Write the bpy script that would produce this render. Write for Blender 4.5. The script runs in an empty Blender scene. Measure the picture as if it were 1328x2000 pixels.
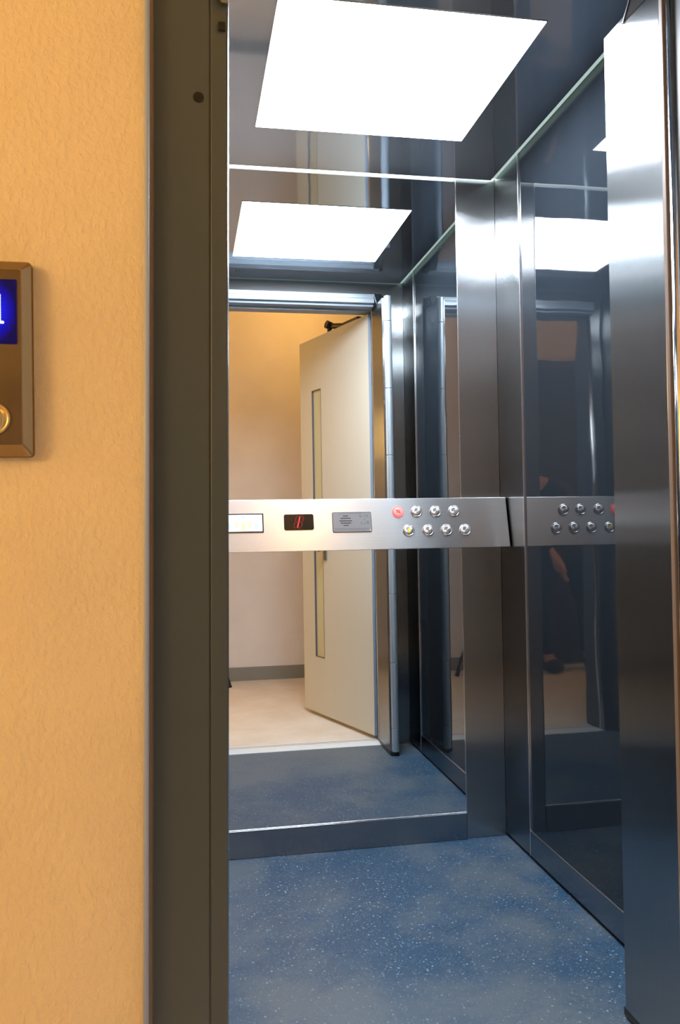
import bpy, bmesh, math, random
from mathutils import Vector, Matrix
random.seed(7)
S = bpy.context.scene
COL = S.collection

# ------------------------------------------------------------------ camera
F_PX, YAW, PITCH, ROLL, CAM_H = 1641.4, 10.4503, 0.8392, 0.9299, 1.0273
def view_ray(px, py):
    a = (px-664)/F_PX; b = (py-1000)/F_PX; r = math.radians(ROLL)
    a, b = a*math.cos(r)-b*math.sin(r), a*math.sin(r)+b*math.cos(r)
    p = math.radians(PITCH)
    d = math.cos(p)+b*math.sin(p); z = math.sin(p)-b*math.cos(p)
    y = math.radians(YAW)
    return Vector((a*math.cos(y)+d*math.sin(y), -a*math.sin(y)+d*math.cos(y), z))
fwd = view_ray(664, 1000).normalized()
rgt = (view_ray(665, 1000)-view_ray(664, 1000)).normalized()
upv = rgt.cross(fwd)
cd = bpy.data.cameras.new('camera'); cam = bpy.data.objects.new('camera', cd); COL.objects.link(cam)
m = Matrix((rgt, upv, -fwd)).transposed().to_4x4(); m.translation = (0, 0, CAM_H)
cam.matrix_world = m
cd.sensor_fit = 'VERTICAL'; cd.sensor_height = 36; cd.sensor_width = 24; cd.lens = F_PX/2000*36
cd.clip_start = 0.01; cd.clip_end = 60
cd.dof.use_dof = True; cd.dof.focus_distance = 2.9; cd.dof.aperture_fstop = 11
S.camera = cam

# ------------------------------------------------------------------ light and exposure
S.view_settings.view_transform = 'Standard'; S.view_settings.look = 'None'
S.view_settings.gamma = 1; S.view_settings.use_curve_mapping = False
S.view_settings.exposure = 0.0
w = bpy.data.worlds.new('world'); S.world = w; w.use_nodes = True
w.node_tree.nodes['Background'].inputs[0].default_value = (.5, .55, .6, 1)
w.node_tree.nodes['Background'].inputs[1].default_value = 0.02
PANEL_EMISSION = 42.0
GAP_GLOW_EMISSION = 4.0
def point_lamp(name, loc, col, power, radius):
    l = bpy.data.lights.new(name, 'POINT'); l.color = col; l.energy = power; l.shadow_soft_size = radius
    o = bpy.data.objects.new(name, l); o.location = loc; COL.objects.link(o); return o
point_lamp('landing_lamp', (-2.2, -.08, 1.78), (1, .57, .175), 84, .22)
point_lamp('landing_top_fill', (.75, .12, 2.48), (1, .52, .13), 9, .08)  # unseen warm fill, added to make the top of the rear wall more orange

# ------------------------------------------------------------------ materials
def newmat(name):
    mt = bpy.data.materials.new(name); mt.use_nodes = True
    nt = mt.node_tree; b = nt.nodes['Principled BSDF']
    return mt, nt, b
def simple(name, col, rough=.5, metal=0., spec=.5, emit=None, es=0.):
    mt, nt, b = newmat(name)
    b.inputs['Base Color'].default_value = (*col, 1); b.inputs['Roughness'].default_value = rough
    b.inputs['Metallic'].default_value = metal; b.inputs['Specular IOR Level'].default_value = spec
    if emit:
        b.inputs['Emission Color'].default_value = (*emit, 1); b.inputs['Emission Strength'].default_value = es
    return mt
def nd(nt, t, **k):
    n = nt.nodes.new(t)
    for a, v in k.items(): setattr(n, a, v)
    return n
def objcoord(nt, scale=(1, 1, 1)):
    tc = nd(nt, 'ShaderNodeNewGeometry'); mp = nd(nt, 'ShaderNodeMapping')
    mp.inputs['Scale'].default_value = scale
    nt.links.new(tc.outputs['Position'], mp.inputs['Vector']); return mp.outputs[0]
def noise(nt, vec, scale, detail=3, rough=.5):
    n = nd(nt, 'ShaderNodeTexNoise'); n.inputs['Scale'].default_value = scale
    n.inputs['Detail'].default_value = detail; n.inputs['Roughness'].default_value = rough
    nt.links.new(vec, n.inputs['Vector']); return n.outputs['Fac']
def ramp(nt, fac, stops):
    r = nd(nt, 'ShaderNodeValToRGB'); e = r.color_ramp.elements
    while len(e) < len(stops): e.new(.5)
    for i, (p, c) in enumerate(stops):
        e[i].position = p; e[i].color = (*c, 1) if len(c) == 3 else c
    nt.links.new(fac, r.inputs[0]); return r.outputs[0]
def bump(nt, b, h, strength, dist):
    n = nd(nt, 'ShaderNodeBump'); n.inputs['Strength'].default_value = strength; n.inputs['Distance'].default_value = dist
    nt.links.new(h, n.inputs['Height']); nt.links.new(n.outputs[0], b.inputs['Normal'])
def mixc(nt, fac, a, bb, mode='MIX'):
    n = nd(nt, 'ShaderNodeMix', data_type='RGBA', blend_type=mode)
    for key, v in ((0, fac), (6, a), (7, bb)):
        if isinstance(v, (int, float)): n.inputs[key].default_value = v
        elif isinstance(v, tuple): n.inputs[key].default_value = (*v, 1)
        else: nt.links.new(v, n.inputs[key])
    return n.outputs[2]
def mth(nt, op, a, bb=0.):
    n = nd(nt, 'ShaderNodeMath', operation=op)
    for i, v in enumerate((a, bb)):
        if isinstance(v, (int, float)): n.inputs[i].default_value = v
        else: nt.links.new(v, n.inputs[i])
    return n.outputs[0]

def plaster(name, col, strength):
    mt, nt, b = newmat(name)
    v = objcoord(nt, (1, 1, .7)); v2 = objcoord(nt)
    big = noise(nt, v2, 4, 3); a = noise(nt, v, 105, 5, .65); f = noise(nt, v2, 230, 3, .6)
    c = ramp(nt, big, [(.3, tuple(x*.95 for x in col)), (.7, tuple(min(1, x*1.03) for x in col))])
    nt.links.new(c, b.inputs['Base Color']); b.inputs['Roughness'].default_value = .9
    b.inputs['Specular IOR Level'].default_value = .15
    h = mth(nt, 'ADD', ramp(nt, a, [(.42, (0, 0, 0)), (.66, (1, 1, 1))]), mth(nt, 'MULTIPLY', f, .5))
    bump(nt, b, h, strength, .002)
    return mt
M_plaster = plaster('textured_plaster', (.80, .72, .57), .5)
M_wall = plaster('plain_plaster', (.76, .72, .69), .1)
M_ceil = simple('ceiling_paint', (.8, .76, .7), .9)

def lobe(nt, col, rough, aniso=0., dist='BECKMANN', tangent=None, normal=None):
    g = nd(nt, 'ShaderNodeBsdfAnisotropic', distribution=dist)
    if isinstance(col, tuple): g.inputs['Color'].default_value = (*col, 1)
    else: nt.links.new(col, g.inputs['Color'])
    g.inputs['Roughness'].default_value = rough; g.inputs['Anisotropy'].default_value = aniso
    if tangent is not None: nt.links.new(tangent, g.inputs['Tangent'])
    if normal is not None: nt.links.new(normal, g.inputs['Normal'])
    return g.outputs[0]
def two_lobes(nt, a, b, f):
    mx = nd(nt, 'ShaderNodeMixShader'); mx.inputs[0].default_value = f
    nt.links.new(a, mx.inputs[1]); nt.links.new(b, mx.inputs[2])
    nt.links.new(mx.outputs[0], nt.nodes['Material Output'].inputs['Surface'])
def brushed(name, col, rough, axis='X', haze=.2, hrough=.42, an=-.75):
    """brushed stainless sheet, fine horizontal grain: a fairly clear lobe plus a wider haze, both smeared across the grain"""
    mt, nt, b = newmat(name); nt.nodes.remove(b)
    g = noise(nt, objcoord(nt, (3, 3, 1400) if an > 0 else (1100, 1100, 2)), 1, 2, .6)
    c = mixc(nt, .10, col, ramp(nt, g, [(.35, (.25, .25, .25)), (.65, (.75, .75, .75))]), 'OVERLAY')
    ge = nd(nt, 'ShaderNodeNewGeometry'); cr = nd(nt, 'ShaderNodeVectorMath', operation='CROSS_PRODUCT')
    cr.inputs[1].default_value = (0, 0, 1)
    nt.links.new(ge.outputs['Normal'], cr.inputs[0])
    two_lobes(nt, lobe(nt, c, rough, an, 'BECKMANN', cr.outputs[0]), lobe(nt, c, hrough, an*.5, 'BECKMANN', cr.outputs[0]), haze)
    return mt
M_steel = brushed('brushed_steel', (.37, .382, .39), .26)
M_steel_face = brushed('brushed_steel_operating_panel', (.62, .635, .65), .24, haze=.34, hrough=.50, an=.35)
M_skirt = brushed('brushed_steel_skirting', (.30, .33, .36), .18, an=.35)
M_alu = simple('satin_aluminium', (.50, .54, .58), .26, 1)
M_anod = simple('anodised_profile', (.46, .53, .60), .38, .65)
M_sill = simple('worn_aluminium_sill', (.75, .77, .79), .5, .2)
M_taupe = simple('taupe_edge_paint', (.16, .12, .09), .5)
M_pivot = simple('polished_aluminium', (.7, .72, .75), .12, 1)
M_alu_dark = simple('dark_aluminium', (.22, .24, .26), .4, 1)
M_edge = simple('polished_metal_edge', (.85, .87, .9), .2, 1)

def gloss(name, col, rough, wave, haze=0., hcol=None, hrough=.5, hdist='GGX'):
    mt, nt, b = newmat(name)
    nrm = None
    if wave:
        n = nd(nt, 'ShaderNodeBump'); n.inputs['Strength'].default_value = wave; n.inputs['Distance'].default_value = .01
        nt.links.new(noise(nt, objcoord(nt, (3, 3, 2.2)), 1.6, 1), n.inputs['Height']); nrm = n.outputs[0]
    nt.nodes.remove(b)
    a = lobe(nt, col, rough, 0, 'GGX', None, nrm)
    two_lobes(nt, a, lobe(nt, hcol or col, hrough, 0, hdist), haze)
    return mt
M_mirror = gloss('silvered_mirror', (.80, .825, .82), 0.0, 0)
def dark_glass():
    mt, nt, b = newmat('dark_blue_glass_panel')
    b.inputs['Base Color'].default_value = (.015, .020, .026, 1); b.inputs['Roughness'].default_value = .025; b.inputs['IOR'].default_value = 1.55
    bump(nt, b, noise(nt, objcoord(nt, (3, 3, 2.2)), 1.6, 1), .08, .01)
    return mt
M_dark = dark_glass()
M_ceilsteel = gloss('polished_ceiling_steel', (.52, .57, .63), .045, .05, .2, (.5, .56, .64), .5)

def vinyl():
    mt, nt, b = newmat('speckled_blue_vinyl')
    P = objcoord(nt)
    base = ramp(nt, noise(nt, P, 380, 2), [(.35, (.018, .052, .098)), (.65, (.030, .076, .138))])
    def specks(scale, lo, hi):
        v = nd(nt, 'ShaderNodeTexVoronoi', feature='F1'); v.inputs['Scale'].default_value = scale
        nt.links.new(P, v.inputs['Vector'])
        sep = nd(nt, 'ShaderNodeSeparateColor'); nt.links.new(v.outputs['Color'], sep.inputs[0])
        inside = mth(nt, 'LESS_THAN', v.outputs['Distance'], mth(nt, 'MULTIPLY', sep.outputs[1], lo))
        return mth(nt, 'MULTIPLY', inside, mth(nt, 'GREATER_THAN', sep.outputs[0], hi))
    c = mixc(nt, specks(230, .48, .62), base, (.11, .19, .27))
    c = mixc(nt, specks(125, .36, .70), c, (.24, .34, .42))
    c = mixc(nt, specks(150, .40, .80), c, (.008, .016, .035))
    # trodden-in dust: cloudy patches with finer scuffing
    d1 = noise(nt, objcoord(nt, (1, 1, 1)), 3.1, 6, .62); d2 = noise(nt, P, 60, 4, .7)
    dust = ramp(nt, mth(nt, 'ADD', d1, mth(nt, 'MULTIPLY', mth(nt, 'SUBTRACT', d2, .5), .22)), [(.43, (0, 0, 0)), (.62, (.9, .9, .9))])
    sx = nd(nt, 'ShaderNodeSeparateXYZ'); nt.links.new(P, sx.inputs[0])
    near_door = ramp(nt, mth(nt, 'MULTIPLY', mth(nt, 'SUBTRACT', 2.25, sx.outputs[1]), 1.2), [(.42, (0, 0, 0)), (.95, (1, 1, 1))])  # door-side grey: dust plus the floor's grazing sheen put into the colour
    centre = ramp(nt, sx.outputs[0], [(.55, (1, 1, 1)), (.95, (.1, .1, .1))])
    near_door = mixc(nt, 1., near_door, centre, 'MULTIPLY')
    amt = nd(nt, 'ShaderNodeMath', operation='ADD', use_clamp=True)
    nt.links.new(dust, amt.inputs[0]); nt.links.new(near_door, amt.inputs[1])
    c = mixc(nt, mth(nt, 'MULTIPLY', amt.outputs[0], .62), c, (.125, .145, .155))
    nt.links.new(c, b.inputs['Base Color'])
    b.inputs['Roughness'].default_value = .42; b.inputs['Specular IOR Level'].default_value = .5
    bump(nt, b, noise(nt, P, 420, 2), .15, .001)
    return mt
M_vinyl = vinyl()
def stone():
    mt, nt, b = newmat('beige_landing_tile')
    P = objcoord(nt)
    nt.links.new(ramp(nt, noise(nt, P, 5, 5, .6), [(.35, (.62, .54, .45)), (.7, (.72, .66, .58))]), b.inputs['Base Color'])
    b.inputs['Roughness'].default_value = .35; b.inputs['Specular IOR Level'].default_value = .4
    return mt
M_stone = stone()
M_base = simple('grey_beige_baseboard', (.23, .23, .21), .5)
M_frame = simple('slate_frame_paint', (.060, .085, .112), .42, 0, .45)
M_frame_edge = simple('frame_edge_cool_sheen', (.36, .46, .72), .35)  # bluish base colour stands in for a cool reflection on the lip
M_doorpaint = simple('cream_door_paint', (.50, .49, .425), .45, 0, .3)
M_dooredge = simple('grey_blue_door_edge', (.26, .32, .40), .45)
M_doorglass = simple('yellowish_obscured_glass', (.52, .49, .32), .15)
M_brass = simple('brassed_hinge', (.72, .64, .42), .4, .25)
M_black = simple('black_plastic', (.012, .013, .016), .4)
M_hole = simple('dark_hole', (.004, .006, .010), .8)
M_darkdoor = simple('dark_slate_door', (.035, .045, .055), .5)
M_bronze = brushed('bronze_steel_housing', (.31, .24, .15), .2)
M_bluescreen = simple('blue_screen', (.0, .0, .1), .3, 0, .3, (.0, .008, 1), .5)
def lcd():
    mt, nt, b = newmat('blue_screen_glow')
    b.inputs['Base Color'].default_value = (0, 0, .06, 1); b.inputs['Roughness'].default_value = .3
    tc = nd(nt, 'ShaderNodeTexCoord'); mp = nd(nt, 'ShaderNodeMapping'); mp.inputs['Location'].default_value = (-1, 0, -1); mp.inputs['Scale'].default_value = (2, 0, 2)
    nt.links.new(tc.outputs['Generated'], mp.inputs['Vector'])
    ln_ = nd(nt, 'ShaderNodeVectorMath', operation='LENGTH'); nt.links.new(mp.outputs[0], ln_.inputs[0])
    nt.links.new(ramp(nt, ln_.outputs['Value'], [(.2, (.0, .015, 1)), (.7, (0, .0, .40)), (1.15, (0, 0, .05))]), b.inputs['Emission Color'])
    b.inputs['Emission Strength'].default_value = 1.0
    return mt
M_lcd = lcd()
M_white_lit = simple('lit_white_digit', (.8, .9, 1), .5, 0, .3, (.75, .9, 1), 2.2)
M_red_lit = simple('lit_red_segment', (.3, 0, 0), .5, 0, .3, (1, .03, .03), 2.6)
M_red_dim = simple('faint_red_segment', (.12, .0, .0), .4, 0, .3, (1, .02, .02), .025)
M_red_ring = simple('lit_red_ring', (.6, .1, .1), .4, 0, .3, (1, .12, .1), 1.1)
M_red_tint = simple('red_lit_steel', (.75, .30, .28), .35, 0, .5, (1, .10, .08), .5)
M_plate = simple('grey_intercom_face', (.21, .215, .23), .35, .3)
M_screen = simple('smoked_display_window', (.006, .005, .006), .12)
M_lit_panel = simple('lit_white_emergency_panel', (.8, .8, .8), .4, 0, .3, (.90, .97, 1), .85)
M_pict_a = simple('pale_yellow_pictogram', (.6, .55, .2), .5, 0, .3, (.75, .8, .35), .7)
M_pict_b = simple('pale_blue_pictogram', (.3, .5, .7), .5, 0, .3, (.4, .7, 1), .7)
M_yellow = simple('yellow_bell_mark', (.55, .5, .06), .5)
M_grey_mark = simple('engraved_grey_mark', (.10, .10, .11), .5)
M_tube = simple('diffuser', (.9, .9, .9), .5, 0, .2, (.90, .965, 1.06), PANEL_EMISSION)
M_gap_glow = simple('gap_glow_strip', (.9, .9, .9), .5, 0, .2, (.92, 1, .95), GAP_GLOW_EMISSION)  # emission stands in for lamp light leaking round the suspended ceiling
M_gap_glow_dim = simple('gap_glow_strip_dim', (.6, .7, .66), .5, 0, .2, (.70, .95, .86), .45)
def spun():
    mt, nt, b = newmat('spun_steel')
    b.inputs['Base Color'].default_value = (.72, .73, .74, 1); b.inputs['Metallic'].default_value = 1
    b.inputs['Roughness'].default_value = .34; b.inputs['Anisotropic'].default_value = .8
    t = nd(nt, 'ShaderNodeTangent', direction_type='RADIAL', axis='Z')
    nt.links.new(t.outputs[0], b.inputs['Tangent'])
    return mt
M_spun = spun()
M_skin = simple('skin', (.58, .32, .22), .55)
M_hair = simple('dark_hair', (.03, .022, .018), .6)
M_shirt = simple('black_shirt', (.018, .02, .024), .8)
M_trousers = simple('dark_trousers', (.016, .02, .028), .8)
M_shoe = simple('black_shoe', (.01, .01, .011), .5)
M_eye = simple('eye', (.6, .6, .6), .2)

# ------------------------------------------------------------------ builders
def wloc(o):
    v = Vector(o.location)
    while o.parent: o = o.parent; v += Vector(o.location)
    return v
def props(o, label=None, cat=None, group=None, kind=None):
    for k, v in (('label', label), ('category', cat), ('group', group), ('kind', kind)):
        if v: o[k] = v
    return o
def obj(name, bm, mat, parent=None, smooth=False, bev=0., seg=2, loc=None, flip=True):
    """link a bmesh built in world coordinates; origin = parent's origin, or loc / base centre when top-level"""
    if flip: bmesh.ops.recalc_face_normals(bm, faces=bm.faces)
    me = bpy.data.meshes.new(name)
    if parent is not None: off = wloc(parent)
    elif loc is not None: off = Vector(loc)
    else:
        xs = [v.co for v in bm.verts]
        off = Vector(((min(c.x for c in xs)+max(c.x for c in xs))/2, (min(c.y for c in xs)+max(c.y for c in xs))/2, min(c.z for c in xs)))
    bmesh.ops.translate(bm, verts=bm.verts, vec=-off)
    bm.to_mesh(me); bm.free()
    for p in me.polygons: p.use_smooth = smooth
    o = bpy.data.objects.new(name, me); COL.objects.link(o)
    if parent is not None: o.parent = parent
    else: o.location = off
    mats = mat if isinstance(mat, (list, tuple)) else [mat]
    for mm in mats: me.materials.append(mm)
    if bev:
        md = o.modifiers.new('bevel', 'BEVEL'); md.width = bev; md.segments = seg; md.limit_method = 'ANGLE'
        md.harden_normals = False
        for p in me.polygons: p.use_smooth = True
        wn = o.modifiers.new('wn', 'WEIGHTED_NORMAL'); wn.keep_sharp = True
    return o
def empty(name, loc, label=None, cat=None, group=None, kind=None):
    o = bpy.data.objects.new(name, None); COL.objects.link(o); o.location = loc; o.empty_display_size = .05
    return props(o, label, cat, group, kind)
def box(bm, x0, x1, y0, y1, z0, z1, mtx=None, mi=0):
    vs = [bm.verts.new(Vector((x, y, z)) if mtx is None else mtx @ Vector((x, y, z))) for x in (x0, x1) for y in (y0, y1) for z in (z0, z1)]
    for f in ((0, 1, 3, 2), (4, 6, 7, 5), (0, 4, 5, 1), (2, 3, 7, 6), (0, 2, 6, 4), (1, 5, 7, 3)):
        fc = bm.faces.new([vs[i] for i in f]); fc.material_index = mi
    return bm
def B(*a, **k): return box(bmesh.new(), *a, **k)
def prism(bm, pts, z0, z1, fn):
    """extrude polygon pts (u,v) from z0 to z1; fn(u,v,z)->Vector"""
    a = [bm.verts.new(fn(u, v, z0)) for u, v in pts]; b = [bm.verts.new(fn(u, v, z1)) for u, v in pts]
    n = len(pts)
    for i in range(n): bm.faces.new((a[i], a[(i+1) % n], b[(i+1) % n], b[i]))
    bm.faces.new(a); bm.faces.new(b[::-1]); return bm
def disc_pts(r, n=32, cx=0, cy=0): return [(cx+r*math.cos(2*math.pi*i/n), cy+r*math.sin(2*math.pi*i/n)) for i in range(n)]
def rrect(x0, x1, y0, y1, r, n=5):
    P = []
    for cx, cy, a in ((x1-r, y1-r, 0), (x0+r, y1-r, 90), (x0+r, y0+r, 180), (x1-r, y0+r, 270)):
        for i in range(n+1):
            t = math.radians(a+90*i/n); P.append((cx+r*math.cos(t), cy+r*math.sin(t)))
    return P
def tube(bm, a, b, r0, r1=None, n=16):
    a = Vector(a); b = Vector(b); r1 = r0 if r1 is None else r1
    d = (b-a).normalized(); u = d.orthogonal().normalized(); v = d.cross(u)
    A = [bm.verts.new(a+r0*(u*math.cos(2*math.pi*i/n)+v*math.sin(2*math.pi*i/n))) for i in range(n)]
    Bq = [bm.verts.new(b+r1*(u*math.cos(2*math.pi*i/n)+v*math.sin(2*math.pi*i/n))) for i in range(n)]
    for i in range(n): bm.faces.new((A[i], A[(i+1) % n], Bq[(i+1) % n], Bq[i]))
    bm.faces.new(A[::-1]); bm.faces.new(Bq); return bm
def struct(name, bm, mat, **k):
    return props(obj(name, bm, mat, **k), kind='structure')

# ------------------------------------------------------------------ lift car shell
XR, YB, YF, H = 1.02, 2.6235, 1.431, 2.15
XM, SK = .8852, .0856                    # mirror's right edge, skirting height
XL = 0.0
struct('floor_car', B(XL-.03, XR+.03, YF, YB+.03, -.06, 0), M_vinyl)
wb = struct('wall_back', B(XL-.05, XR+.05, YB+.008, YB+.05, 0, H+.10), M_alu_dark)
obj('corner_strip', B(XM+.0015, XR, YB, YB+.008, 0.0, H+.02), M_steel, wb, bev=.0012)
obj('panel_edge', B(XM-.0008, XM+.0012, YB-.0022, YB+.006, SK, H+.01), M_edge, wb, bev=.0008)
mir = obj('mirror', B(XL, XM-.001, YB, YB+.006, SK+.003, H+.012), M_mirror)
props(mir, 'tall frameless mirror covering the back wall above the dark skirting', 'mirror')
obj('mirror_edge', B(XL, XM-.001, YB-.0025, YB+.0005, SK+.0005, SK+.0035), M_edge, mir, bev=.0008)
struct('baseboard_back', B(XL, XM, YB-.004, YB+.008, .001, SK), M_skirt, bev=.001)
# right wall: brushed corner strip, dark mirror panel, front strip, skirting over a dark gap
YS1, YS2 = 2.4225, 1.62
wr = struct('wall_right', B(XR+.008, XR+.05, YF-.04, YB+.05, 0, H+.10), M_black)
obj('corner_strip', B(XR, XR+.008, YS1+.002, YB, .012, H+.02), M_steel, wr, bev=.0012)
obj('corner_strip', B(XR, XR+.008, YF, YS2-.002, .012, H+.02), M_steel, wr, bev=.0012)
obj('panel_edge', B(XR-.003, XR+.008, YS1-.002, YS1+.0015, .012, H+.01), M_edge, wr, bev=.001)
obj('panel_edge', B(XR-.003, XR+.008, YS2-.0015, YS2+.002, .012, H+.01), M_edge, wr, bev=.001)
obj('dark_panel', B(XR+.002, XR+.008, YS2+.002, YS1-.002, SK+.003, H+.02), M_dark, wr)
obj('panel_edge', B(XR-.001, XR+.006, YS2+.002, YS1-.002, SK, SK+.003), M_edge, wr, bev=.0008)
struct('baseboard_right', B(XR-.001, XR+.008, YS2+.002, YS1-.002, .012, SK), M_skirt, bev=.001)
# left wall mirrors the right one
wl = struct('wall_left', B(XL-.05, XL-.008, YF-.04, YB+.05, 0, H+.10), M_black)
obj('corner_strip', B(XL-.008, XL, YS1+.002, YB, .012, H+.02), M_steel, wl, bev=.0012)
obj('corner_strip', B(XL-.008, XL, YF, YS2-.002, .012, H+.02), M_steel, wl, bev=.0012)
obj('dark_panel', B(XL-.008, XL-.002, YS2+.002, YS1-.002, SK+.003, H+.02), M_dark, wl)
struct('baseboard_left', B(XL-.008, XL+.001, YS2+.002, YS1-.002, .012, SK), M_skirt, bev=.001)
# front wall returns and transom
wf = struct('wall_front', B(.925, XR, YF-.03, YF, 0, H+.1), M_steel, bev=.0012)

obj('transom', B(.062, .925, YF-.03, YF, 2.09, H+.1), M_steel, wf, bev=.0012)
def ln(x, y, z): return Vector((x+(z-1.03)*.0135, y, z))
obj('left_return', prism(bmesh.new(), [(XL, YF-.03), (.062, YF-.03), (.062, YF), (XL, YF)], 0, H+.1, ln), M_steel, wf)
obj('edge_strip', prism(bmesh.new(), rrect(.059, .0710, YF-.036, YF-.024, .0058, 6), 0, 2.09, ln), M_edge, wf, smooth=True)
# suspended ceiling with a gap all round; glowing strips stand in for leaking lamp light
G, GR = .014, .017
lx0, lx1, ly0, ly1 = .2077, .8156, 1.7513, 2.3496
bm = bmesh.new()
box(bm, XL+G, lx0, YF+G, YB-G, H, H+.02); box(bm, lx1, XR-GR, YF+G, YB-G, H, H+.02)
box(bm, lx0, lx1, YF+G, ly0, H, H+.02); box(bm, lx0, lx1, ly1, YB-G, H, H+.02)
cl = struct('ceiling_car', bm, M_ceilsteel)
bm = bmesh.new()
for x in (.235, .25, .265):
    for y in (1.545, 1.56): tube(bm, (x, y, H-.0008), (x, y, H), .0022, n=10)
obj('vent_hole', bm, M_hole, cl)
struct('ceiling_shaft', B(XL-.05, XR+.05, YF-.03, YB+.05, H+.10, H+.12), M_black)
t = empty('ceiling_light', ((lx0+lx1)/2, (ly0+ly1)/2, H-.001), 'large square white light panel set flush in the lift ceiling', 'ceiling light')
obj('diffuser', B(lx0+.002, lx1-.002, ly0+.002, ly1-.002, H-.0005, H+.012), M_tube, t)
bm = bmesh.new()
for a in ((lx0, lx1, ly0, ly0+.002), (lx0, lx1, ly1-.002, ly1), (lx0, lx0+.002, ly0, ly1), (lx1-.002, lx1, ly0, ly1)): box(bm, *a, H-.0015, H+.012)
obj('frame', bm, M_alu, t)
t = empty('gap_glow', ((XL+XR)/2, YB-.006, H+.012), 'thin glowing line for light leaking through the ceiling gap above the mirror', 'strip light')
obj('strip', B(XL, XR, YB-G+.001, YB-.001, H+.010, H+.014), M_gap_glow, t)
t = empty('gap_glow', (XR-.006, (YF+YB)/2, H+.012), 'dim greenish glow for light leaking through the ceiling gap along the right wall', 'strip light')
obj('strip', B(XR-GR+.001, XR-.001, YF, YB-G, H+.006, H+.012), M_gap_glow_dim, t)
t = empty('gap_glow', ((XL+XR)/2, YF+.006, H+.012), 'dim greenish glow for light leaking through the ceiling gap over the lift entrance', 'strip light')
obj('strip', B(XL, XR-GR, YF+.001, YF+G-.001, H+.006, H+.012), M_gap_glow_dim, t)

# ------------------------------------------------------------------ landing
LX0, LX1, LY0, LY1, LH = -3.0, 2.2, -.385, 1.25, 2.65
struct('floor_landing', B(LX0, LX1, LY0-.05, 1.30, -.08, 0), M_stone)
struct('ceiling_landing', B(LX0, LX1, LY0-.05, 1.30, LH, LH+.05), M_ceil)
struct('wall_landing_back', B(LX0, LX1, LY0-.06, LY0, 0, LH), M_wall)
struct('wall_landing_left', B(LX0-.06, LX0, LY0-.06, 1.40, 0, LH), M_wall)
struct('wall_landing_right', B(LX1, LX1+.06, LY0-.06, 1.40, 0, LH), M_wall)
struct('baseboard_landing', B(-.30, LX1, LY0, LY0+.014, 0, .088), M_base, bev=.003)
LEAN = -.0135                              # the frame stands a little out of plumb
def ln(x, y, z): return Vector((x+(z-1.03)*-LEAN*1.0, y, z))
wlf = struct('wall_landing_front', prism(bmesh.new(), [(LX0, 1.25), (-.050, 1.25), (-.050, 1.39), (LX0, 1.39)], 0, LH, ln), M_plaster)
obj('right_wall_section', B(1.02, LX1, 1.25, 1.38, 0, LH), M_plaster, wlf)
obj('lintel_wall', B(-.03, 1.02, 1.25, 1.38, 2.16, LH), M_plaster, wlf)
# steel door frame: rounded outer lip, flat face, shallow groove, inner stop
fr = struct('trim_1', prism(bmesh.new(), [(-.049, 1.254), (.0345, 1.254), (.0345, 1.2560), (.0375, 1.2560), (.0375, 1.2532), (.0385, 1.2526),
        (.0605, 1.2526), (.0625, 1.2540), (.0625, 1.385), (-.049, 1.385)], 0, 2.16, ln), M_frame)
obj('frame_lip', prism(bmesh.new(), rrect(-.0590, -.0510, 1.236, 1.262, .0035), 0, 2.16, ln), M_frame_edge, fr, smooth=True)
obj('frame_step', prism(bmesh.new(), [(-.0515, 1.242), (-.0465, 1.244), (-.0450, 1.2545), (-.0515, 1.2545)], 0, 2.16, ln), M_taupe, fr)
obj('right_jamb', prism(bmesh.new(), [(.885, 1.25), (1.03, 1.25), (1.03, 1.385), (.885, 1.385)], 0, 2.16, lambda u, v, z: Vector((u, v, z))), M_frame, fr)
obj('lintel', B(.06, 1.0, 1.25, 1.385, 2.045, 2.16), M_dooredge, fr, bev=.003)
def fpt(px, py, y):
    r = view_ray(px, py); k = y/r.y; return Vector((0, 0, CAM_H))+r*k
p = fpt(387.5, 190, 1.254)
bm = bmesh.new(); prism(bm, disc_pts(.0078, 28, p.x, p.z), 1.2530, 1.256, lambda u, v, z: Vector((u, z, v)))
obj('lock_hole', bm, M_hole, fr)
p = fpt(433, 51, 1.2485)
obj('strike_slot', B(p.x-.0052, p.x+.0052, 1.2475, 1.251, p.z-.0062, p.z+.0062), M_hole, fr)
p = fpt(433, 4, 1.2485)
bm = bmesh.new()
prism(bm, [(-.010, .022), (-.010, .006), (.0, -.006), (.0085, -.006), (.0085, .022), (.004, .022), (.004, .0005), (.0012, .0005), (-.0055, .008), (-.0055, .022)], 1.240, 1.249,
      lambda u, v, z: Vector((p.x+u, z, p.z+v)))
obj('lock_hook', bm, M_alu_dark, fr)
# sills
sl = struct('trim_2', B(.05, .90, 1.300, 1.360, -.05, .002), M_sill, bev=.001)
bm = bmesh.new()
for y in (1.318, 1.338): box(bm, .05, .90, y, y+.004, .0015, .0026)
obj('groove', bm, M_alu_dark, sl)
struct('trim_3', B(.05, .93, 1.368, YF, -.05, .003), M_sill, bev=.001)
# car door header: track profile above the entrance
hd = struct('trim_4', B(.065, .905, 1.40, 1.462, 2.062, 2.092), M_anod, bev=.002)
obj('track', B(.065, .885, 1.392, 1.448, 2.036, 2.062), M_dooredge, hd, bev=.001)
obj('track_lip', B(.065, .905, 1.455, 1.468, 2.048, 2.072), M_anod, hd, bev=.003)
obj('brush_seal', B(.065, .865, 1.385, 1.392, 2.026, 2.05), M_alu_dark, hd)

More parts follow.
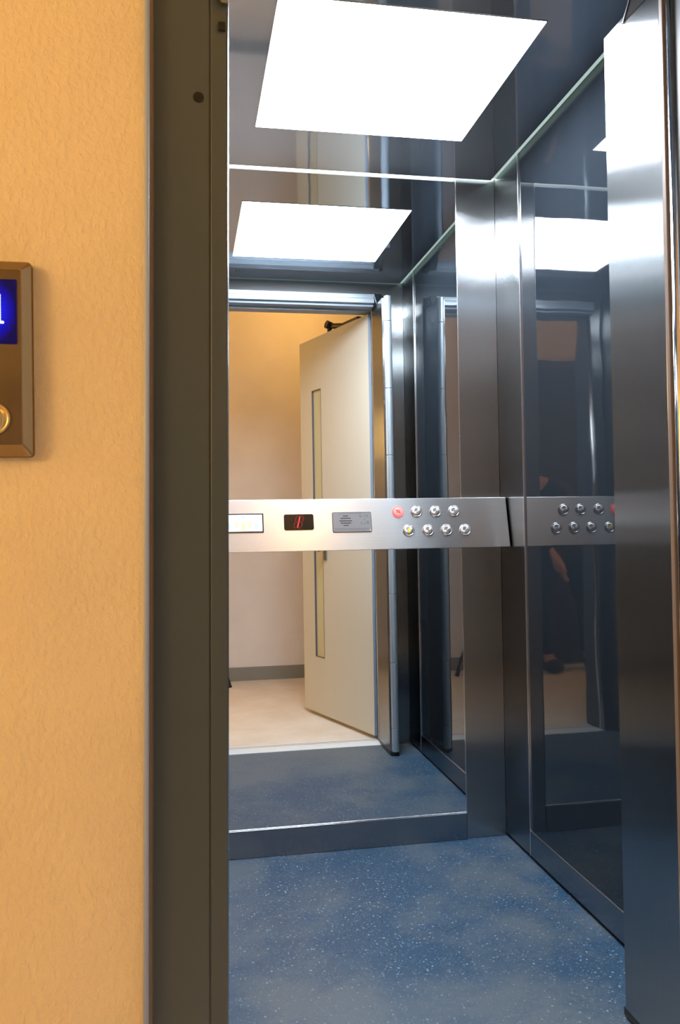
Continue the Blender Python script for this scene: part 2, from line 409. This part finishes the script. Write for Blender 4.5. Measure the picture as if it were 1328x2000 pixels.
# ------------------------------------------------------------------ door_1: hinged landing door standing open
d1 = empty('door_1', (.873, 1.335, 0), 'cream swing door standing open to the landing, narrow tall glazed slot', None, None, 'structure')
hv = Vector((.873, 1.335, 0)); dv = Vector((-.233, -.701, 0)).normalized(); nv = Vector((-dv.y, dv.x, 0))   # nv points to +X
if nv.x < 0: nv = -nv
LW = .745
def lp(u, v, z): return hv+dv*u+nv*v+Vector((0, 0, z))      # u along leaf, v into its thickness
bm = bmesh.new()
gx0, gx1, gz0, gz1 = .500, .604, .320, 1.75
for (u0, u1, z0, z1) in ((.004, gx0, .02, 2.03), (gx1, LW, .02, 2.03), (gx0, gx1, .02, gz0), (gx0, gx1, gz1, 2.03)):
    prism(bm, [(u0, z0), (u1, z0), (u1, z1), (u0, z1)], 0, .032, lambda u, v, z: lp(u, z, v))
bmesh.ops.remove_doubles(bm, verts=bm.verts, dist=1e-5)
leaf = obj('leaf', bm, M_doorpaint, d1)
obj('glass', prism(bmesh.new(), [(gx0, gz0), (gx1, gz0), (gx1, gz1), (gx0, gz1)], .008, .016, lambda u, v, z: lp(u, z, v)), M_doorglass, leaf)
bm = bmesh.new()
for (u0, u1, z0, z1) in ((gx1-.004, gx1, gz0, gz1), (gx0, gx0+.002, gz0, gz1), (gx0, gx1, gz1-.004, gz1), (gx0, gx1, gz0, gz0+.003)):
    prism(bm, [(u0, z0), (u1, z0), (u1, z1), (u0, z1)], -.0012, .012, lambda u, v, z: lp(u, z, v))
obj('glazing_bead', bm, M_grey_mark, leaf)
obj('hinge_edge', prism(bmesh.new(), [(0, .0), (.004, .0), (.004, .032), (0, .032)], .02, 2.03, lambda u, v, z: lp(u, v, z)), M_dooredge, leaf)
for z in (1.85, .215):
    bm = bmesh.new(); tube(bm, lp(-.004, .036, z-.05), lp(-.004, .036, z+.05), .007)
    prism(bm, [(-.001, .012), (-.003, .012), (-.003, .034), (-.001, .034)], z-.05, z+.05, lambda u, v, zz: lp(u, v, zz))
    hg = obj('hinge', bm, M_brass, d1)
    for dz in (-.036, 0, .036):
        bm = bmesh.new(); tube(bm, lp(-.0045, .022, z+dz), lp(-.0025, .022, z+dz), .0035, n=12); obj('screw', bm, M_hole, hg)
bm = bmesh.new()
prism(bm, rrect(.455, .485, .84, 1.06, .008), -.006, 0, lambda u, v, z: lp(u, z, v))
tube(bm, lp(.47, -.006, .90), lp(.47, -.045, .90), .008); tube(bm, lp(.47, -.042, .885), lp(.47, -.042, 1.02), .009)
obj('handle', bm, M_alu, d1)
bm = bmesh.new()
prism(bm, [(.16, 2.03), (.40, 2.03), (.40, 2.06), (.16, 2.06)], .034, .075, lambda u, v, z: lp(u, z, v))
tube(bm, lp(.31, .050, 2.045), lp(.42, .02, 2.066), .015); tube(bm, lp(.415, .028, 2.062), lp(.415, -.006, 2.072), .021, n=24); tube(bm, lp(.415, .012, 2.066), lp(.415, .012, 2.02), .011)
cz = obj('door_closer', bm, M_black, d1)

# ------------------------------------------------------------------ door_2: folding car door stacked at the right of the entrance
d2 = empty('door_2', (.895, 1.5, 0), 'brushed steel folding lift door stacked open at the right of the entrance', None, None, 'structure')
obj('panel', B(.875, .888, 1.408, 1.612, .022, 2.034), M_steel, d2, bev=.0012)
obj('panel', B(.903, .915, 1.412, 1.616, .022, 2.034), M_steel, d2, bev=.0012)
jz = [.018, .121, .411, .717, 1.02, 1.331, 1.629, 1.929, 2.042]
for za, zb in zip(jz[:-1], jz[1:]):
    obj('hinge_profile', prism(bmesh.new(), ([(.8835, 1.6122)]+[(.9-.0165*math.cos(math.pi*i/16), 1.617+.0165*math.sin(math.pi*i/16)) for i in range(17)]+[(.9165, 1.6122)]), za+.0012, zb-.0012, lambda u, v, z: Vector((u, v, z))), M_anod, d2, smooth=False, bev=.0006)
obj('profile_core', B(.8885, .9025, 1.60, 1.626, .018, 2.04), M_alu_dark, d2)
bm = bmesh.new()
prism(bm, disc_pts(.0115, 28, .8868, 1.3848), .02, 2.036, lambda u, v, z: Vector((u, v, z)))
obj('pivot_profile', bm, M_pivot, d2, smooth=True)
obj('edge_strip', B(.8745, .888, 1.3965, 1.4075, .022, 2.034), M_taupe, d2, bev=.001)
obj('shoe', B(.876, .914, 1.405, 1.622, .004, .022), M_black, d2, bev=.002)
bm = bmesh.new()
prism(bm, [(1.532, 2.020), (1.440, 2.016), (1.440, 2.09), (1.470, 2.09)], .874, .905, lambda u, v, z: Vector((z, u, v)))
obj('top_bracket', bm, simple('dark_bracket_paint', (.010, .008, .008), .8, 0, .1), d2)
bm = bmesh.new()
prism(bm, [(1.534, 2.019), (1.530, 2.019), (1.468, 2.09), (1.474, 2.09)], .872, .907, lambda u, v, z: Vector((z, u, v)))
obj('bracket_edge', bm, M_edge, d2)

d2.location.x += .003; d2.rotation_euler.y = -.0016      # the stacked leaves lean a touch into the car

# ------------------------------------------------------------------ door_3: dark door in the landing's rear wall (seen only in the dark panel's reflection)
d3 = struct('door_3', B(-1.25, -.36, LY0, LY0+.02, 0.01, 2.12), M_darkdoor, bev=.003)
bm = bmesh.new()
box(bm, -.36, -.31, LY0, LY0+.03, 0, 2.17); box(bm, -1.30, -1.25, LY0, LY0+.03, 0, 2.17); box(bm, -1.25, -.36, LY0, LY0+.03, 2.12, 2.17)
obj('door_frame', bm, M_frame, d3)

# ------------------------------------------------------------------ car operating panel (tilted bar across the mirror)
A_ = Vector((0, 2.56, 1.106)); B_ = Vector((0, 2.525, .9475)); vv = (A_-B_).normalized(); uu = Vector((1, 0, 0)); nn = uu.cross(vv)   # nn faces the entrance and up
def cp(u, v, w=0.): return B_+uu*u+vv*v+nn*w
cop = empty('operating_panel', (.5, 2.55, .94), 'brushed steel lift control panel bar mounted across the mirror', 'control panel')
CH = .1623
bm = bmesh.new()
# body: side profile extruded along X (in Y/Z), face on the tilted plane
bk = YB-.012
def cap(x): return [bm.verts.new(v) for v in (Vector((x, B_.y, B_.z)), Vector((x, A_.y, A_.z)), Vector((x, bk, A_.z-.004)), Vector((x, bk, B_.z+.004)))]
a = cap(.012); b = cap(1.0135)
for i in range(4): bm.faces.new((a[i], a[(i+1) % 4], b[(i+1) % 4], b[i]))
bm.faces.new(a); bm.faces.new(b[::-1])
face = obj('faceplate', bm, M_steel_face, cop, bev=.0016, seg=2)
obj('end_cap', prism(bmesh.new(), [(B_.y+.004, B_.z+.002), (A_.y+.004, A_.z-.002), (bk, A_.z-.006), (bk, B_.z+.006)], 1.0136, 1.0150, lambda u, v, z: Vector((z, u, v))), M_black, cop)
obj('mounting_bracket', B(.08, .94, bk, YB-.0005, .975, 1.07), M_alu_dark, cop)
def plate(name, u0, u1, v0, v1, r, w0, w1, mat, parent, bev=0., n=5):
    return obj(name, prism(bmesh.new(), rrect(u0, u1, v0, v1, r, n), w0, w1, cp), mat, parent, bev=bev)
# emergency light window
el = obj('emergency_light', None or prism(bmesh.new(), rrect(.085, .2334, .060, .1192, .001, 2), .0, .0022, cp), M_black, cop, bev=.0006)
plate('lit_panel', .088, .2290, .0640, .1150, .0008, .0018, .0028, M_lit_panel, el)
bm = bmesh.new()
bm.free()
for x0, x1, z0, z1, mm in ((.166, .178, .066, .092, M_pict_a), (.188, .196, .074, .094, M_pict_a), (.148, .156, .074, .094, M_pict_a), (.164, .178, .1035, .1115, M_pict_b), (.207, .214, .07, .09, M_pict_b), (.125, .132, .07, .09, M_pict_b)):
    bm = bmesh.new(); prism(bm, rrect(x0, x1, z0, z1, .002), .0026, .0031, cp); obj('pictogram', bm, mm, el)
# floor display: slanted red 1 on a smoked window
ds = plate('floor_display', .2956, .3868, .0655, .1152, .006, 0, .0016, M_screen, cop, bev=.0005)
def seg(bm, c, hgt, wd, sh=.26, vert=True):
    cx, cy = c
    if vert: pts = [(cx-wd/2, cy-hgt/2), (cx+wd/2, cy-hgt/2), (cx+wd/2, cy+hgt/2), (cx-wd/2, cy+hgt/2)]
    else: pts = [(cx-hgt/2, cy-wd/2), (cx+hgt/2, cy-wd/2), (cx+hgt/2, cy+wd/2), (cx-hgt/2, cy+wd/2)]
    prism(bm, [(u+(v-.0903)*sh, v) for u, v in pts], .0016, .0020, cp)
bm = bmesh.new(); seg(bm, (.3405, .0995), .0155, .0030); seg(bm, (.3405, .0815), .0155, .0030)
obj('digit', bm, M_red_lit, ds)
bm = bmesh.new()
for cx in (.329, .352):
    seg(bm, (cx, .0995), .014, .003); seg(bm, (cx, .0815), .014, .003)
for cy in (.109, .0905, .072):
    seg(bm, (.3345, cy), .008, .0028, vert=False); seg(bm, (.3465, cy), .008, .0028, vert=False)
obj('unlit_segment', bm, M_red_dim, ds)
# intercom plate
sp = plate('intercom_plate', .4448, .5680, .0560, .1196, .005, 0, .0020, M_black, cop)
pl = plate('intercom_face', .4462, .5666, .0574, .1182, .0045, .0018, .0028, M_plate, sp)
bm = bmesh.new()
for i, (hw, v) in enumerate(((.0085, .107), (.0165, .0995), (.0200, .0915), (.0165, .0845), (.0085, .0775))):
    prism(bm, rrect(.4865-hw, .4865+hw, v-.0011, v+.0011, .001, 3), .0026, .0031, cp)
obj('grille_slot', bm, M_hole, sp)
bm = bmesh.new()
for v, x0, x1 in ((.1142, .464, .537), (.0672, .450, .558), (.0628, .450, .548)):
    x = x0
    while x < x1:
        ww = random.uniform(.0016, .0036); prism(bm, rrect(x, x+ww, v-.0010, v+.0010, .0003, 1), .0026, .0030, cp); x += ww+.0011
for u, v, r in ((.5455, .1065, .0019), (.5455, .0955, .0015), (.5465, .0825, .0018)): prism(bm, disc_pts(r, 12, u, v), .0026, .0030, cp)
for u, v in ((.532, .107), (.534, .1045), (.5545, .108), (.5545, .104), (.535, .086), (.538, .080), (.5555, .089), (.5555, .0855), (.5555, .082)):
    prism(bm, rrect(u-.0034, u+.0034, v-.0009, v+.0009, .0004, 1), .0026, .0030, cp)
obj('engraved_text', bm, M_grey_mark, sp)
bm = bmesh.new(); prism(bm, disc_pts(.0024, 14, .5625, .0605), .0026, .0036, cp)
obj('screw', bm, M_edge, sp)
# eight push buttons
def button(u, v, kind):
    r = .0183
    bm = bmesh.new()
    pr = [(r, .0), (r, .003), (r-.0012, .0045), (r-.0032, .0045), (r-.004, .0030)]
    n = 40
    c = cp(u, v)
    rings = []
    for rr, ww in pr: rings.append([bm.verts.new(cp(u+rr*math.cos(2*math.pi*i/n), v+rr*math.sin(2*math.pi*i/n), ww)) for i in range(n)])
    for A, Bq in zip(rings[:-1], rings[1:]):
        for i in range(n): bm.faces.new((A[i], A[(i+1) % n], Bq[(i+1) % n], Bq[i]))
    bm.faces.new(rings[-1])
    bt = obj('button', bm, M_red_ring if kind == 'red' else M_edge, cop, smooth=True)
    # domed cap, its own Z axis along the face normal so the spun grain runs round it
    bm = bmesh.new(); rs = [(.0140, .0), (.0140, .0034), (.0133, .0041), (.009, .0043), (.0045, .0044)]
    rings = [[bm.verts.new(Vector((rr*math.cos(2*math.pi*i/n), rr*math.sin(2*math.pi*i/n), ww))) for i in range(n)] for rr, ww in rs]
    for A, Bq in zip(rings[:-1], rings[1:]):
        for i in range(n): bm.faces.new((A[i], A[(i+1) % n], Bq[(i+1) % n], Bq[i]))
    top = bm.verts.new((0, 0, .0044))
    for i in range(n): bm.faces.new((rings[-1][i], rings[-1][(i+1) % n], top))
    bmesh.ops.recalc_face_normals(bm, faces=bm.faces)
    me = bpy.data.meshes.new('button_cap'); bm.to_mesh(me); bm.free()
    for p_ in me.polygons: p_.use_smooth = True
    me.materials.append(M_red_tint if kind == 'red' else M_spun)
    o = bpy.data.objects.new('button_cap', me); COL.objects.link(o); o.parent = bt
    mm = Matrix((uu, vv, nn)).transposed().to_4x4(); mm.translation = cp(u, v, .0016)-wloc(bt)
    o.matrix_local = mm
    if kind == 'red':
        props(bt, 'button ring glowing red')
        bm = bmesh.new()
        for k in range(-1, 2): prism(bm, rrect(u+k*.0046-.0011, u+k*.0046+.0011, v-.0052, v+.0052, .0008, 2), .0055, .0065, cp)
        prism(bm, [(u-.0085, v+.0060), (u-.0070, v+.0075), (u+.0085, v-.0060), (u+.0070, v-.0075)], .0055, .0066, cp)
        obj('symbol', bm, M_red_lit, bt)
    if kind == 'bell':
        props(bt, 'button with a yellow mark')
        bm = bmesh.new(); prism(bm, [(u-.0065, v-.005), (u+.0065, v-.005), (u+.0042, v), (u+.0036, v+.005), (u, v+.0075), (u-.0036, v+.005), (u-.0042, v)], .0055, .0065, cp)
        prism(bm, disc_pts(.0018, 12, u, v-.0065), .0055, .0065, cp)
        obj('symbol', bm, M_yellow, bt)
for i, (u, v) in enumerate(((.6543, .1183), (.7143, .1187), (.7757, .1183), (.8363, .1187), (.6845, .0584), (.7473, .0578), (.8074, .0578), (.8679, .0572))):
    button(u, v, 'red' if i == 0 else 'bell' if i == 4 else 'plain')

# ------------------------------------------------------------------ landing call panel on the plaster
yc = LY1-.026
lc = empty('call_panel', (-.262, LY1, 1.128), 'bronze lift call panel with blue screen on the orange plaster wall', 'call panel')
def tl(px, py, y): return fpt(px, py, y)
pr_, pt_, pb_ = tl(60, 700, yc).x, tl(20, 505, yc).z, tl(20, 891, yc).z
px0, px1, pz0, pz1 = pr_-.100, pr_, pb_, pt_
bm = bmesh.new()
o1 = rrect(px0, px1, pz0, pz1, .006); o2 = rrect(px0+.012, px1-.012, pz0+.016, pz1-.014, .003)
va = [bm.verts.new((u, LY1, v)) for u, v in o1]; vb = [bm.verts.new((u, LY1-.013, v)) for u, v in o1]; vc = [bm.verts.new((u, yc, v)) for u, v in o2]
n = len(o1)
for i in range(n):
    j = (i+1) % n
    bm.faces.new((va[i], va[j], vb[j], vb[i])); bm.faces.new((vb[i], vb[j], vc[j], vc[i]))
bm.faces.new(vc); bm.faces.new(va[::-1])
hs = obj('housing', bm, M_bronze, lc, bev=.0012)
sr = tl(33, 600, yc).x; st, sb = tl(20, 546, yc).z, tl(20, 672, yc).z
sc_ = obj('screen', prism(bmesh.new(), rrect(px0+.017, sr, sb, st, .002), yc-.0012, yc+.002, lambda u, v, z: Vector((u, z, v))), M_lcd, lc)
bm = bmesh.new()
ds_ = tl(8, 630, yc); r_ = .0018
dx = ds_.x-r_
for k in range(3): tube(bm, (dx-k*.0037, yc-.0020, ds_.z), (dx-k*.0037, yc-.0010, ds_.z), r_, n=12)
sxm = dx-1.1*.0037
for k in range(1, 12): tube(bm, (sxm, yc-.0020, ds_.z+k*.0034), (sxm, yc-.0010, ds_.z+k*.0034), r_, n=12)
for k in range(1, 3): tube(bm, (sxm-k*.0034, yc-.0020, ds_.z+(11-k)*.0034), (sxm-k*.0034, yc-.0010, ds_.z+(11-k)*.0034), r_, n=12)
obj('digit', bm, M_white_lit, sc_)
bp = tl(20, 818, yc); bx = (px0+px1)/2; br = bp.x-bx
bm = bmesh.new()
n = 40; rings = []
for rr, yy in ((br, 0), (br, -.003), (br-.0015, -.004), (br-.003, -.0035), (br-.0042, -.001), (br-.0052, -.0032), (br-.009, -.0042)):
    rings.append([bm.verts.new((bx+rr*math.cos(2*math.pi*i/n), yc+yy, bp.z+rr*math.sin(2*math.pi*i/n))) for i in range(n)])
for A, Bq in zip(rings[:-1], rings[1:]):
    for i in range(n): bm.faces.new((A[i], A[(i+1) % n], Bq[(i+1) % n], Bq[i]))
bm.faces.new(rings[-1])
obj('call_button', bm, simple('yellowed_steel', (.72, .60, .34), .3, 1), lc, smooth=True)

# ------------------------------------------------------------------ photographer and tripod (only their dark reflection is seen)
def skin(name, verts, edges, radii, mat, parent=None, sub=2, root=0, loc=(0, 0, 0)):
    me = bpy.data.meshes.new(name); off = wloc(parent) if parent else Vector(loc)
    me.from_pydata([Vector(v)-off for v in verts], edges, [])
    me.materials.append(mat)
    o = bpy.data.objects.new(name, me); COL.objects.link(o)
    if parent: o.parent = parent
    else: o.location = off
    md = o.modifiers.new('skin', 'SKIN'); md.use_smooth_shade = True
    sv = me.skin_vertices[0].data if me.skin_vertices else None
    if sv is None:
        bm = bmesh.new(); bm.from_mesh(me); bm.verts.layers.skin.verify(); bm.to_mesh(me); bm.free(); sv = me.skin_vertices[0].data
    for i, r in enumerate(radii):
        sv[i].radius = (r, r) if not isinstance(r, tuple) else r; sv[i].use_root = (i == root)
    sb = o.modifiers.new('sub', 'SUBSURF'); sb.levels = sub; sb.render_levels = sub
    return o
PL = (-.53, -.17, 0)
J = dict(pel=(-.53, -.23, .90), waist=(-.50, -.17, 1.03), chest=(-.43, -.12, 1.15), neckb=(-.33, -.09, 1.26), neck=(-.275, -.095, 1.295), head=(-.20, -.11, 1.345), crown=(-.165, -.11, 1.42),
         hl=(-.44, -.23, .87), kl=(-.415, -.17, .47), al=(-.41, -.20, .09), tl=(-.40, -.06, .035),
         hr=(-.62, -.23, .87), kr=(-.67, -.17, .47), ar=(-.69, -.20, .09), tr=(-.70, -.06, .035),
         sl=(-.30, -.20, 1.18), el=(-.36, -.20, .97), wl=(-.43, -.09, .775), hdl=(-.45, -.075, .715),
         sr=(-.40, .03, 1.22), er=(-.33, .07, 1.00), wr=(-.245, .0, 1.02), hdr=(-.205, -.02, 1.015))
ks = list(J)
E_ = [('pel', 'waist'), ('waist', 'chest'), ('chest', 'neckb'), ('neckb', 'neck'), ('neck', 'head'), ('head', 'crown'), ('pel', 'hl'), ('hl', 'kl'), ('kl', 'al'), ('al', 'tl'),
      ('pel', 'hr'), ('hr', 'kr'), ('kr', 'ar'), ('ar', 'tr'), ('neckb', 'sl'), ('sl', 'el'), ('el', 'wl'), ('wl', 'hdl'), ('neckb', 'sr'), ('sr', 'er'), ('er', 'wr'), ('wr', 'hdr')]
R_ = dict(pel=.115, waist=.105, chest=.125, neckb=.075, neck=.05, head=.082, crown=.06, hl=.085, kl=.056, al=.038, tl=.034, hr=.085, kr=.056, ar=.038, tr=.034,
          sl=.058, el=.042, wl=.027, hdl=.030, sr=.058, er=.042, wr=.027, hdr=.030)
V_ = [J[k] for k in ks]; EE = [(ks.index(a), ks.index(b)) for a, b in E_]; RR = [R_[k] for k in ks]
# fingers: short chains rooted in each palm
def fingers(palm, dirv, side, curl):
    d_ = Vector(dirv).normalized(); s_ = Vector(side).normalized(); c_ = Vector(curl).normalized()
    pi_ = ks.index(palm); P0 = Vector(J[palm])
    for k, ll in enumerate((.070, .080, .074, .058)):
        b0 = P0+d_*.035+s_*(.030-.020*k); b1 = b0+d_*ll*.5+c_*.008; b2 = b1+d_*ll*.3+c_*.020
        i0 = len(V_); V_.extend([tuple(b0), tuple(b1), tuple(b2)]); RR.extend([.010, .009, .008]); EE.extend([(pi_, i0), (i0, i0+1), (i0+1, i0+2)])
    b0 = P0+s_*.036+d_*.005; b1 = b0+s_*.018+d_*.030+c_*.012
    i0 = len(V_); V_.extend([tuple(b0), tuple(b1)]); RR.extend([.012, .010]); EE.extend([(pi_, i0), (i0, i0+1)])
fingers('hdl', (-.15, .1, -1), (.2, 1, .1), (-1, .1, 0))
fingers('hdr', (1, -.25, -.1), (0, .1, 1), (0, -1, 0))
person = skin('person', V_, EE, RR, M_skin, root=0, loc=PL)
props(person, 'person in black top and dark trousers bending beside the tripod, one arm hanging down', 'person')
def sub_skin(name, keys, grow, mat, over={}):
    k2 = [k for k in ks if k in keys]
    vs = [over.get(k, J[k]) for k in k2]; es = [(k2.index(a), k2.index(b)) for a, b in E_ if a in k2 and b in k2]
    rs = [R_[k]+grow for k in k2]
    return skin(name, vs, es, rs, mat, parent=person, root=k2.index('pel') if 'pel' in k2 else 0)
def mixp(a, b, t): return tuple(Vector(J[a]).lerp(Vector(J[b]), t))
sub_skin('shirt', ('pel', 'waist', 'chest', 'neckb', 'neck', 'sl', 'el', 'wl', 'sr', 'er', 'wr'), .026, M_shirt, {'neck': mixp('neckb', 'neck', .45), 'wl': mixp('el', 'wl', .8), 'wr': mixp('er', 'wr', .8)})
sub_skin('trousers', ('pel', 'hl', 'kl', 'al', 'hr', 'kr', 'ar'), .022, M_trousers)
for s in 'lr':
    a, tq = Vector(J['a'+s]), Vector(J['t'+s])
    skin('shoe', [tuple(a+Vector((0, -.03, -.045))), tuple(a+Vector((0, .03, -.045))), tuple(tq+Vector((0, 0, .012))), tuple(tq+Vector((0, .05, .005)))], [(0, 1), (1, 2), (2, 3)], [.045, .045, .044, .036], M_shoe, parent=person, sub=1)
hc = Vector(J['head']); cr_ = (Vector(J['crown'])-hc).normalized(); fd = Vector((.80, .50, -.45)); fd = (fd-cr_*fd.dot(cr_)).normalized(); sd = cr_.cross(fd)
def ell(c, r, axes, n=16):
    bm = bmesh.new(); bmesh.ops.create_uvsphere(bm, u_segments=n, v_segments=n//2, radius=1)
    for v in bm.verts: v.co = c+axes[0]*(v.co.x*r[0])+axes[1]*(v.co.y*r[1])+axes[2]*(v.co.z*r[2])
    return bm
obj('hair', ell(hc+cr_*.055-fd*.022, (.088, .084, .082), (fd, sd, cr_), 24), M_hair, person, smooth=True)
for s in (1, -1):
    obj('eye', ell(hc+cr_*.005+fd*.072+sd*s*.032, (.010, .012, .010), (fd, sd, cr_)), M_eye, person, smooth=True)
    obj('ear', ell(hc-cr_*.005+sd*s*.082, (.020, .010, .032), (fd, sd, cr_)), M_skin, person, smooth=True)
obj('nose', ell(hc-cr_*.012+fd*.086, (.018, .012, .024), (fd, sd, cr_)), M_skin, person, smooth=True)
obj('mouth', ell(hc-cr_*.045+fd*.072, (.010, .022, .006), (fd, sd, cr_)), simple('lips', (.4, .15, .13), .5), person, smooth=True)

tp = empty('tripod', (0, -.10, 0), 'black camera tripod standing on the landing in front of the lift', 'tripod')
top = Vector((0, -.10, .86))
for ft in ((.265, -.16, .0), (-.22, -.20, .0), (-.03, .16, .0)):
    f_ = Vector(ft); mid = top.lerp(f_, .5)
    bm = bmesh.new(); tube(bm, top+(f_-top).normalized()*.02, mid, .013); tube(bm, mid, f_+Vector((0, 0, .025)), .009); tube(bm, mid+(top-mid).normalized()*.03, mid, .016)
    lg = obj('leg', bm, M_black, tp)
    bm = bmesh.new(); tube(bm, f_, f_+(top-f_).normalized()*.05, .016, .012); obj('rubber_foot', bm, M_black, lg)
bm = bmesh.new(); tube(bm, (0, -.10, .70), (0, -.10, .93), .014); obj('centre_column', bm, M_alu_dark, tp)
bm = bmesh.new(); tube(bm, (0, -.10, .93), (0, -.10, .955), .028); box(bm, -.03, .03, -.13, -.07, .955, .965); obj('head', bm, M_black, tp, bev=.002)
tcam = empty('photo_camera', (0, -.10, .965), 'black camera mounted on top of the tripod', 'camera')
obj('body', B(-.068, .068, -.135, -.075, .965, 1.06), M_black, tcam, bev=.006)
obj('viewfinder_hump', B(-.025, .025, -.13, -.08, 1.06, 1.085), M_black, tcam, bev=.006)
bm = bmesh.new(); tube(bm, (0, -.075, CAM_H-.006), (0, -.02, CAM_H-.006), .033, .036, 28); obj('lens', bm, M_black, tcam, smooth=False)
